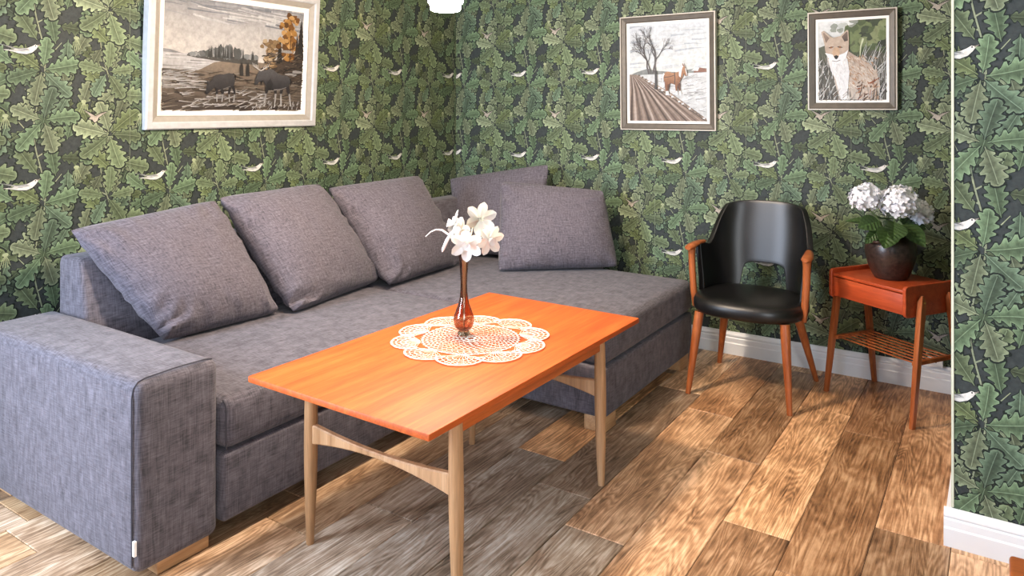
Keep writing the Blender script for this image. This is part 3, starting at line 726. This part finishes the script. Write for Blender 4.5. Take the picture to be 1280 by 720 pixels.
def head(px, pz, depth, R, seed, lab):
    rs = random.Random(seed); bm = bmesh.new(); n = int(95*(R/.08)**2)
    cen = RT*px+UP*pz+FWD*depth
    for k in range(n):
        zz = 1-1.72*(k+.5)/n; a = k*2.39996; rr = math.sqrt(max(0, 1-zz*zz)); d = Vector((rr*math.cos(a), rr*math.sin(a), zz)); d = (d+Vector((rs.uniform(-.1, .1), rs.uniform(-.1, .1), rs.uniform(-.1, .1)))).normalized()
        c = d*R*rs.uniform(.86, 1.04)*Vector((1, 1, .92)).length/1.69; c = Vector((d.x*R, d.y*R, d.z*R*.9))*rs.uniform(.88, 1.03)
        d2 = (d+Vector((rs.uniform(-.35, .35), rs.uniform(-.35, .35), rs.uniform(-.35, .35)))).normalized()
        t1 = d2.orthogonal().normalized(); t2 = d2.cross(t1); ph = rs.uniform(0, PI); s = .0165*rs.uniform(.85, 1.2)
        for q in range(4):
            an = ph+q*PI/2; e = t1*math.cos(an)+t2*math.sin(an); f = t1*-math.sin(an)+t2*math.cos(an); lift = rs.uniform(.05, .45)
            v0 = bm.verts.new(cen+c); va = bm.verts.new(cen+c+e*s*.55+f*s*.48+d2*s*lift*.4); vb = bm.verts.new(cen+c+e*s*1.05+f*s*.2+d2*s*lift); vc = bm.verts.new(cen+c+e*s*1.05-f*s*.2+d2*s*lift); vd = bm.verts.new(cen+c+e*s*.55-f*s*.48+d2*s*lift*.4)
            bm.faces.new((v0, va, vb, vc, vd))
    core = bmesh.new(); bmesh.ops.create_icosphere(core, subdivisions=2, radius=R*.82)
    for v in core.verts: v.co = cen+Vector((v.co.x, v.co.y, v.co.z*.88))
    merge(bm, core)
    o = obj('flower_head', bm, M['hyd_petal'], plant, smooth=False); tag(o, lab); o['kind'] = 'stuff'
    obj('stem', tube([(0, 0, -.02), RT*px*.4+UP*(pz*.5), cen-UP*R*.5], .004, 6), M['hstem'], plant)
M['hstem'] = flat('green_stem', lin(92, 110, 66), .6)
head(-.118, .232, .0, .072, 1, 'left white flower head')
head(.018, .214, -.045, .086, 2, 'largest white flower head')
head(.165, .150, .06, .066, 3, 'rear white flower head in shade')

# ------------------------------------------------------------------ pendant lamp over the coffee table
pl = empty('pendant_lamp', (1.53, -2.04, 1.774), 0, 'glowing white glass pendant lamp hanging above the coffee table', 'lamp')
def glow():
    m, nt, b = mat('lit_opal_glass'); b.inputs['Base Color'].default_value = (.9, .9, .88, 1)
    b.inputs['Emission Color'].default_value = (*LAMP_COL, 1); b.inputs['Emission Strength'].default_value = LAMP_STRENGTH; return m
obj('glass_shade', lathe([(.001, 0), (.050, 0), (.056, .004), (.058, .012), (.057, .022), (.060, .026), (.066, .031), (.068, .044), (.067, .056), (.071, .061), (.078, .068), (.080, .084), (.076, .098), (.060, .115), (.03, .122), (.001, .122)], 40), glow(), pl, ang=50)
obj('socket_cap', lathe([(.03, .122), (.034, .124), (.034, .165), (.02, .185), (.006, .19)], 24), M['brass'], pl)
obj('cord', tube([(0, 0, .188), (0, 0, .4), (0, 0, CEIL-1.765-.03)], .0035, 8), M['black'], pl)
obj('ceiling_cup', lathe([(.012, CEIL-1.765-.075), (.05, CEIL-1.765-.03), (.055, CEIL-1.765-.001)], 24), M['brass'], pl)

# ------------------------------------------------------------------ small fixtures
sk = empty('wall_socket', (3.018, -.004, .146), 0, 'small white cable box on the wall just above the skirting', 'socket')
obj('cover', box(-.033, .033, -.034, 0, -.019, .026, .003, 2), M['white_plastic'], sk)
obj('screw', lathe([(.003, 0), (.003, .002)], 8), M['black'], sk, loc=(.004, -.034, .004), rot=(PI/2, 0, 0))
sto = empty('wooden_stool', (3.452, -2.03, 0), 0, 'corner of a brown wooden stool at the lower right edge', 'stool')
obj('top', box(-.146, .16, -.16, .16, .186, .218, .010, 3), M['brown_wood'], sto)
for sx in (-1, 1): obj('side_panel', box(sx*.132-.012, sx*.132+.012, -.14, .14, .0005, .186, .003, 2), M['brown_wood'], sto)
obj('rail', box(-.12, .12, -.012, .012, .06, .11, .003, 2), M['brown_wood'], sto)

# ------------------------------------------------------------------ framed paintings
def frame_ring(w_, h, prof):
    """mitred moulding: prof = list of (inset from outer edge, depth from wall); local x right, z up, front = -y"""
    bm = bmesh.new(); cor = ((-1, -1), (1, -1), (1, 1), (-1, 1)); rows = []
    for sx, sz in cor: rows.append([bm.verts.new((sx*(w_/2-i), -d, sz*(h/2-i))) for i, d in prof])
    n = len(prof)
    for c in range(4):
        a, b = rows[c], rows[(c+1) % 4]
        for k in range(n): bm.faces.new((a[k], b[k], b[(k+1) % n], a[(k+1) % n]))
    return bm
def picture(name, loc, rz, tilt, w_, h, fw, parts, printer, label, ink=(.74, .78, .84)):
    r = empty(name, loc, rz, label, 'picture'); r.rotation_euler = (tilt, 0, rz)
    for nm, prof, m_ in parts: obj(nm, frame_ring(w_, h, prof), m_, r, ang=20)
    obj('backing', box(-w_/2+.006, w_/2-.006, -.007, -.002, -h/2+.006, h/2-.006), M['foot_oak'], r, smooth=False)
    cw, chh = w_-2*fw, h-2*fw; v = np.array(printer.v, float); c = np.array(printer.c)*np.array(ink); t = np.array(printer.t)
    u = v[:, 0].clip(0, 1); q = v[:, 1].clip(0, 1)
    V = np.stack([(u-.5)*cw, -.014-v[:, 2]*.000012, (q-.5)*chh], 1)
    print_mesh('canvas', V, t, c, M['paint'], r); return r
def strokes(p, n, u0, u1, v0, v1, ln, wd, cols, rnd, ang=0, aj=.2, vary=None):
    for _ in range(n):
        u, v = rnd.uniform(u0, u1), rnd.uniform(v0, v1); a = ang+rnd.uniform(-aj, aj); l = ln*rnd.uniform(.5, 1.3)
        du, dv = math.cos(a)*l/2, math.sin(a)*l/2; c = rnd.choice(cols)
        p.line([(u-du, v-dv), (u+du*.1, v+dv*.1+wd*.4*rnd.uniform(-1, 1)), (u+du, v+dv)], wd*rnd.uniform(.6, 1.2), wd*.2, c)
def spruce(p, u, v0, v1, w_, c, rnd):
    n = 9; pts = [(u, v1)]
    L = []; Rr = []
    for k in range(1, n+1):
        t = k/n; y = v1-(v1-v0)*t; L.append((u-w_*t*rnd.uniform(.75, 1), y)); L.append((u-w_*t*.55, y+.004)); Rr.append((u+w_*t*rnd.uniform(.75, 1), y)); Rr.append((u+w_*t*.55, y+.004))
    p.poly([(u, v1)]+Rr+L[::-1], c)
def moose_painting():
    p = Print(); r = random.Random(21)
    p.poly([(0, .46), (1, .46), (1, .78), (0, .78)], lin(222, 213, 200), lin(196, 190, 182)); p.poly([(0, .78), (1, .78), (1, 1), (0, 1)], lin(196, 190, 182), lin(146, 145, 145))
    strokes(p, 60, 0, 1, .80, 1, .22, .018, [lin(134, 134, 136), lin(170, 168, 166), lin(200, 196, 190), lin(214, 210, 204)], r, -.1, .15)
    strokes(p, 14, .3, .9, .84, .92, .2, .012, [lin(214, 209, 201)], r, -.08, .1)
    p.poly([(0, .5), (0, .535), (.05, .53), (.12, .505), (.14, .5)], lin(150, 147, 145))
    p.poly([(0, .2), (.55, .3), (.55, .5), (0, .505)], lin(176, 170, 162), lin(205, 200, 194))
    strokes(p, 22, 0, .3, .33, .5, .16, .010, [lin(216, 213, 208), lin(178, 174, 168), lin(150, 146, 140)], r, 0, .05)
    p.poly([(.0, 0), (1, 0), (1, .42), (.7, .46), (.45, .47), (.33, .44), (.24, .37), (.1, .30), (0, .22)], lin(74, 64, 57), lin(150, 132, 112))
    # far headland of grey-green trees
    p.poly([(.15, .485), (.22, .47), (.34, .455), (.5, .44), (.64, .44), (.64, .5), (.16, .505)], lin(84, 80, 74))
    for _ in range(52):
        u = r.uniform(.17, .64); hgt = .03+.085*math.exp(-((u-.42)/.14)**2)*r.uniform(.6, 1.1); p.blob(u, .485+hgt*.5, .02, hgt*.55, r.choice([lin(112, 112, 108), lin(140, 140, 136), lin(92, 92, 88), lin(160, 158, 152)]), 9, .3, r)
    for _ in range(16): u = r.uniform(.2, .62); spruce(p, u, .48, .56+.06*math.exp(-((u-.42)/.14)**2)*r.uniform(.5, 1.2), .010, lin(66, 66, 62), r)
    # right bank with autumn trees
    p.poly([(.66, .30), (1, .26), (1, .62), (.9, .56), (.8, .48), (.7, .44)], lin(70, 62, 56), lin(92, 76, 62))
    for _ in range(60):
        u, v = r.gauss(.735, .03), r.uniform(.42, .68); p.blob(u, v, .018, .022, r.choice([lin(150, 122, 86), lin(176, 146, 106), lin(126, 100, 70), lin(196, 172, 136)]), 8, .35, r)
    spruce(p, .805, .46, .74, .035, lin(48, 44, 40), r)
    for _ in range(110):
        v = r.uniform(.5, .95); u = r.gauss(.885, .035*(1-abs(v-.72)*1.2)); p.blob(u, v, .020, .026, r.choice([lin(154, 104, 50), lin(182, 132, 70), lin(128, 84, 40), lin(206, 160, 100), lin(104, 70, 38)]), 8, .35, r)
    p.line([(.885, .48), (.888, .75)], .008, .004, lin(60, 44, 32)); spruce(p, .972, .5, .93, .05, lin(52, 46, 40), r); spruce(p, .94, .46, .78, .03, lin(60, 50, 42), r)
    strokes(p, 120, .68, 1, .28, .56, .06, .014, [lin(62, 54, 48), lin(90, 76, 62), lin(112, 98, 84), lin(48, 42, 38)], r, .3, .6)
    for u, v in ((.86, .585), (.95, .39), (.9, .36)): p.blob(u, v, .05, .016, lin(168, 162, 154), 10, .2, r)
    # meadow grass
    strokes(p, 260, 0, 1, .0, .36, .10, .013, [lin(62, 54, 48), lin(98, 84, 70), lin(126, 110, 92), lin(150, 138, 122), lin(84, 72, 60)], r, .1, .35)
    strokes(p, 70, .15, .7, .04, .2, .08, .010, [lin(186, 178, 168), lin(150, 142, 132), lin(206, 200, 192)], r, .3, .5)
    strokes(p, 40, 0, .25, .2, .34, .1, .012, [lin(190, 184, 176), lin(160, 152, 142)], r, .05, .15)
    for u in (.515, .56): p.poly([(u-.014, .33), (u+.014, .33), (u+.010, .42), (u, .46), (u-.010, .42)], lin(56, 52, 48))
    dk, lt = lin(46, 42, 42), lin(190, 184, 176)
    # grazing cow moose
    for u, u1, u2 in ((.352, .348, .350), (.375, .388, .384), (.440, .432, .436), (.455, .470, .466)):
        p.line([(u, .235), (u1, .175), (u1, .14)], .022, .010, dk); p.line([(u1, .155), (u2, .085)], .010, .006, lin(150, 144, 136), lt)
    p.poly([(.272, .165), (.280, .150), (.292, .158), (.306, .182), (.330, .212), (.352, .205), (.38, .190), (.415, .205), (.44, .225), (.462, .235), (.470, .27), (.466, .315), (.452, .345), (.425, .350), (.39, .335), (.365, .338), (.335, .325), (.318, .298), (.304, .272), (.292, .262), (.282, .272), (.278, .258), (.284, .245), (.276, .205)], dk, lin(74, 70, 68))
    p.line([(.452, .345), (.470, .335), (.474, .29)], .010, .005, lin(36, 32, 32)); p.line([(.39, .20), (.44, .228)], .010, .004, lin(120, 114, 108))
    # bull moose
    for u, u1, u2 in ((.715, .700, .690), (.770, .776, .772), (.826, .818, .822), (.866, .886, .900)):
        p.line([(u, .25), ((u+u1)/2, .20), (u1, .155)], .034, .014, lin(52, 48, 48)); p.line([(u1, .17), (u2, .045)], .014, .010, lin(150, 144, 136), lin(206, 200, 192))
    p.poly([(.610, .262), (.618, .248), (.632, .252), (.645, .275), (.662, .292), (.676, .288), (.690, .262), (.702, .228), (.725, .205), (.765, .200), (.815, .212), (.85, .222), (.878, .245), (.892, .285), (.886, .325), (.862, .348), (.82, .352), (.785, .368), (.750, .402), (.722, .408), (.695, .392), (.672, .388), (.655, .392), (.640, .375), (.628, .340), (.617, .300)], lin(44, 41, 41), lin(98, 94, 92))
    p.poly([(.655, .29), (.664, .245), (.672, .29)], lin(40, 37, 37))
    p.poly([(.70, .26), (.712, .205), (.735, .200), (.752, .26), (.732, .32)], lin(34, 32, 32), lin(60, 57, 56))
    p.line([(.76, .205), (.82, .214), (.86, .235)], .012, .005, lin(136, 130, 124))
    p.line([(.888, .32), (.898, .29), (.892, .25)], .010, .005, lin(36, 33, 33))
    for sg in (-1, 1):
        p.line([(.655, .385), (.655+sg*.025, .405), (.655+sg*.05, .425)], .009, .007, lin(206, 198, 184))
        for k in range(4): p.line([(.655+sg*(.022+.011*k), .405+.006*k), (.655+sg*(.024+.013*k), .44+.006*k)], .006, .002, lin(214, 208, 196))
    strokes(p, 40, .6, .98, .02, .09, .04, .008, [lin(206, 200, 192), lin(140, 130, 118)], r, 1.3, .4)
    return p
def branches(p, u, v, a, l, w_, d, r, col, asp):
    u2, v2 = u+math.cos(a)*l, v+math.sin(a)*l*asp; um, vm = (u+u2)/2+r.uniform(-.1, .1)*l, (v+v2)/2
    p.line([(u, v), (um, vm), (u2, v2)], w_, w_*.7, col)
    if d:
        for _ in range(r.choice((2, 3, 3))): branches(p, u2, v2, a+r.uniform(-.65, .65), l*r.uniform(.55, .8), w_*.58, d-1, r, col, asp)
def horse_painting():
    p = Print(); r = random.Random(8)
    p.poly([(0, .46), (1, .46), (1, 1), (0, 1)], lin(214, 214, 204), lin(206, 208, 208))
    strokes(p, 46, 0, 1, .55, 1, .35, .022, [lin(192, 195, 196), lin(220, 220, 216), lin(204, 205, 202), lin(176, 180, 182)], r, .03, .08)
    p.poly([(0, .475), (.1, .51), (.25, .545), (.35, .52), (.62, .50), (.85, .535), (1, .53), (1, .46), (0, .46)], lin(132, 134, 128))
    p.poly([(0, 0), (1, 0), (1, .49), (.6, .485), (0, .48)], lin(196, 196, 192), lin(206, 206, 202))
    strokes(p, 90, .4, 1, .1, .46, .12, .010, [lin(170, 170, 168), lin(222, 222, 220), lin(150, 148, 144)], r, .12, .3)
    p.poly([(.83, .49), (.98, .495), (.98, .525), (.9, .54), (.83, .515)], lin(134, 92, 72)); p.poly([(.80, .51), (.88, .505), (.9, .54), (.84, .54)], lin(214, 212, 206))
    p.poly([(0, 0), (1, 0), (.97, .04), (.75, .17), (.55, .29), (.3, .41), (.12, .48), (0, .49)], lin(126, 106, 90), lin(142, 124, 108))
    for k in range(26):
        t = k/25; u1 = -.45+1.5*t; c = (lin(84, 68, 56), lin(176, 158, 142), lin(104, 86, 72), lin(150, 130, 114))[k % 4]
        p.line([(.01+.09*t, .485), (.03+.12*t+(u1-.1)*.35, .33-.02*t), (u1, -.02)], .004, .036, c)
    for k in range(20): u = .12+.85*k/20; v = .475-.46*((k/20)**1.05); p.blob(u+.02, v, .016, .010, r.choice([lin(216, 214, 210), lin(110, 96, 84)]), 8, .3, r)
    bc = lin(96, 90, 86)
    for u, l, w_, a in ((.27, .15, .026, 1.75), (.32, .16, .020, 1.3), (.36, .17, .022, 1.62), (.30, .13, .016, 1.9)): branches(p, u, .49, a, l, w_, 5, r, bc, .95)
    p.line([(.36, .33), (.365, .42), (.36, .52)], .034, .024, lin(74, 68, 64)); p.line([(.40, .31), (.44, .30), (.46, .29)], .02, .008, lin(90, 82, 76))
    br = lin(132, 86, 54); bl = lin(172, 126, 90); dk = lin(96, 60, 38); wt = lin(234, 230, 224)
    for u, v0, du, c in ((.525, .40, -.012, dk), (.655, .39, .012, dk), (.495, .40, .004, br), (.625, .39, .0, br)):
        p.line([(u, v0), (u+du*.4-.004, .345), (u+du, .300)], .036, .017, c); p.line([(u+du, .312), (u+du*1.1+.003, .272)], .018, .032, wt)
    p.poly([(.462, .455), (.468, .42), (.487, .385), (.515, .378), (.56, .388), (.605, .372), (.64, .375), (.668, .40), (.678, .44), (.685, .48), (.66, .505), (.62, .497), (.57, .492), (.52, .508), (.485, .502), (.466, .482)], br, bl)
    p.poly([(.635, .42), (.672, .41), (.70, .45), (.722, .50), (.728, .545), (.70, .560), (.672, .535), (.648, .50)], br, bl)
    p.poly([(.692, .555), (.715, .568), (.735, .545), (.752, .500), (.758, .468), (.745, .455), (.728, .462), (.715, .49), (.700, .52)], lin(150, 104, 70), bl)
    p.line([(.735, .535), (.748, .49), (.752, .465)], .010, .008, wt)
    p.poly([(.655, .515), (.672, .545), (.700, .570), (.712, .562), (.695, .535), (.684, .49), (.675, .445), (.655, .46)], wt)
    p.line([(.705, .560), (.702, .588)], .014, .004, br); p.line([(.718, .560), (.722, .586)], .012, .004, br)
    p.line([(.468, .49), (.452, .45), (.456, .40)], .018, .007, wt)
    p.line([(.60, .497), (.607, .44), (.60, .378)], .010, .010, lin(70, 62, 58)); p.line([(.60, .47), (.54, .455), (.47, .45)], .006, .006, lin(70, 62, 58))
    return p
def fox_painting():
    p = Print(); r = random.Random(14)
    p.poly([(0, 0), (1, 0), (1, 1), (0, 1)], lin(140, 138, 130), lin(226, 226, 220))
    p.poly([(.42, 1), (1, 1), (1, .5), (.4, .55), (.38, .8)], lin(66, 74, 52), lin(112, 122, 80)); p.poly([(0, .66), (.14, .70), (.14, .45), (0, .4)], lin(84, 88, 70))
    for _ in range(70): p.blob(r.uniform(.45, 1), r.uniform(.6, 1), .07, .05, r.choice([lin(82, 96, 58), lin(112, 124, 78), lin(64, 74, 50), lin(134, 142, 98), lin(48, 56, 40)]), 9, .35, r)
    for _ in range(16): p.blob(r.uniform(.2, .55), r.uniform(.86, 1), .05, .03, r.choice([lin(232, 232, 226), lin(196, 198, 188), lin(150, 154, 140)]), 8, .35, r)
    p.poly([(0, 0), (1, 0), (1, .55), (.8, .62), (.6, .5), (.2, .42), (0, .46)], lin(94, 90, 82), lin(84, 84, 70))
    strokes(p, 230, 0, 1, 0, .52, .16, .010, [lin(206, 202, 194), lin(60, 56, 52), lin(150, 144, 134), lin(232, 230, 224), lin(44, 42, 40)], r, 1.35, .7)
    strokes(p, 30, .65, 1, .3, .62, .3, .010, [lin(222, 220, 212), lin(186, 182, 170)], r, 1.2, .5)
    p.line([(.62, .55), (.63, .66), (.665, .76)], .012, .03, lin(206, 210, 170))
    fur, ltf, wh = lin(186, 164, 144), lin(208, 194, 178), lin(240, 238, 234)
    # body
    p.poly([(.24, .30), (.28, .15), (.33, .02), (.88, .02), (.90, .18), (.86, .32), (.78, .43), (.66, .50), (.54, .56), (.44, .62), (.16, .58), (.15, .50)], ltf, fur)
    p.poly([(.62, .02), (.66, .2), (.74, .28), (.84, .2), (.88, .02)], lin(206, 184, 164), lin(220, 204, 186))
    strokes(p, 190, .42, .86, .14, .54, .05, .012, [lin(182, 142, 108), lin(214, 190, 166), lin(228, 214, 198), lin(170, 130, 98)], r, -.8, .4)
    p.poly([(.16, .52), (.2, .38), (.27, .27), (.30, .16), (.34, .02), (.46, .02), (.45, .2), (.47, .35), (.44, .52), (.36, .56)], wh, lin(232, 228, 222))
    strokes(p, 60, .2, .42, .2, .5, .06, .010, [lin(214, 210, 206), lin(250, 248, 246)], r, -1.3, .3)
    strokes(p, 34, .58, .88, .04, .26, .07, .018, [lin(150, 84, 50), lin(96, 66, 50), lin(190, 150, 120)], r, .8, .8)
    # head
    p.poly([(.06, .86), (.10, .875), (.20, .80), (.24, .785), (.34, .80), (.43, .87), (.455, .865), (.465, .74), (.46, .62), (.42, .54), (.35, .48), (.30, .465), (.25, .48), (.17, .54), (.12, .62), (.11, .70)], fur, lin(196, 174, 152))
    p.poly([(.085, .845), (.105, .85), (.18, .78), (.13, .72)], lin(120, 100, 86), lin(150, 126, 108)); p.poly([(.36, .79), (.43, .85), (.445, .84), (.45, .74), (.40, .73)], lin(74, 62, 56), lin(120, 100, 86))
    p.poly([(.115, .60), (.19, .585), (.25, .57), (.28, .60), (.33, .57), (.40, .59), (.455, .63), (.42, .53), (.35, .475), (.30, .46), (.25, .475), (.17, .53)], wh)
    p.poly([(.22, .60), (.25, .66), (.31, .66), (.335, .60), (.31, .535), (.25, .535)], lin(210, 178, 148), lin(196, 160, 126))
    for u, s in ((.205, 1), (.335, -1)): p.poly([(u-.045, .665-.006*s), (u, .677), (u+.045, .665+.006*s), (u, .652)], lin(50, 34, 26)); p.blob(u, .664, .015, .010, lin(140, 86, 44), 8, .1, r)
    p.poly([(.245, .555), (.28, .568), (.315, .555), (.30, .525), (.28, .515), (.26, .525)], lin(30, 28, 28)); p.line([(.22, .50), (.28, .488), (.34, .505)], .007, .007, lin(110, 96, 88))
    strokes(p, 60, .0, .95, .0, .14, .13, .010, [lin(206, 202, 194), lin(60, 56, 52), lin(150, 130, 110), lin(232, 230, 224)], r, 1.2, .7)
    return p
FC = plain('cream_frame', lin(176, 177, 178), .5, var=.10, vscale=30); FC2 = plain('warm_frame_cove', lin(148, 143, 134), .5, var=.08, vscale=30); FW = plain('white_slip', lin(232, 230, 226), .5, var=.03)
GB = plain('grey_brown_frame', lin(82, 75, 65), .45, var=.14, vscale=30); GS = plain('silver_edge', lin(192, 186, 176), .4, var=.05)
picture('moose_picture', (.004, -1.842, 1.670), PI/2, math.radians(3.2), 1.008, .724, .085,
        [('frame', [(0, 0), (0, .040), (.006, .046), (.030, .046), (.036, .040), (.036, 0)], FC), ('cove', [(.036, 0), (.036, .036), (.044, .033), (.060, .026), (.064, .027), (.064, 0)], FC2), ('slip', [(.064, 0), (.064, .024), (.070, .026), (.084, .018), (.090, .0155), (.090, 0)], FW)],
        moose_painting(), 'wide cream-framed painting of two moose by a lake', (.54, .58, .65))
picture('horse_picture', (1.616, -.004, 1.624), 0, math.radians(1.2), .600, .695, .050,
        [('frame', [(.006, 0), (.006, .030), (.012, .032), (.034, .026), (.040, .020), (.040, 0)], GB), ('edge', [(0, 0), (0, .034), (.006, .035), (.006, 0)], GS), ('slip', [(.040, 0), (.040, .019), (.050, .018), (.056, .0152), (.056, 0)], FW)],
        horse_painting(), 'framed painting of a brown horse beside a ploughed field')
picture('fox_picture', (2.636, -.004, 1.660), 0, math.radians(1.2), .430, .522, .046,
        [('frame', [(.006, 0), (.006, .030), (.012, .032), (.034, .025), (.038, .020), (.038, 0)], GB), ('edge', [(0, 0), (0, .034), (.006, .035), (.006, 0)], GS), ('slip', [(.038, 0), (.038, .019), (.046, .018), (.052, .0152), (.052, 0)], FW)],
        fox_painting(), 'small framed painting of a sitting fox in dry grass')
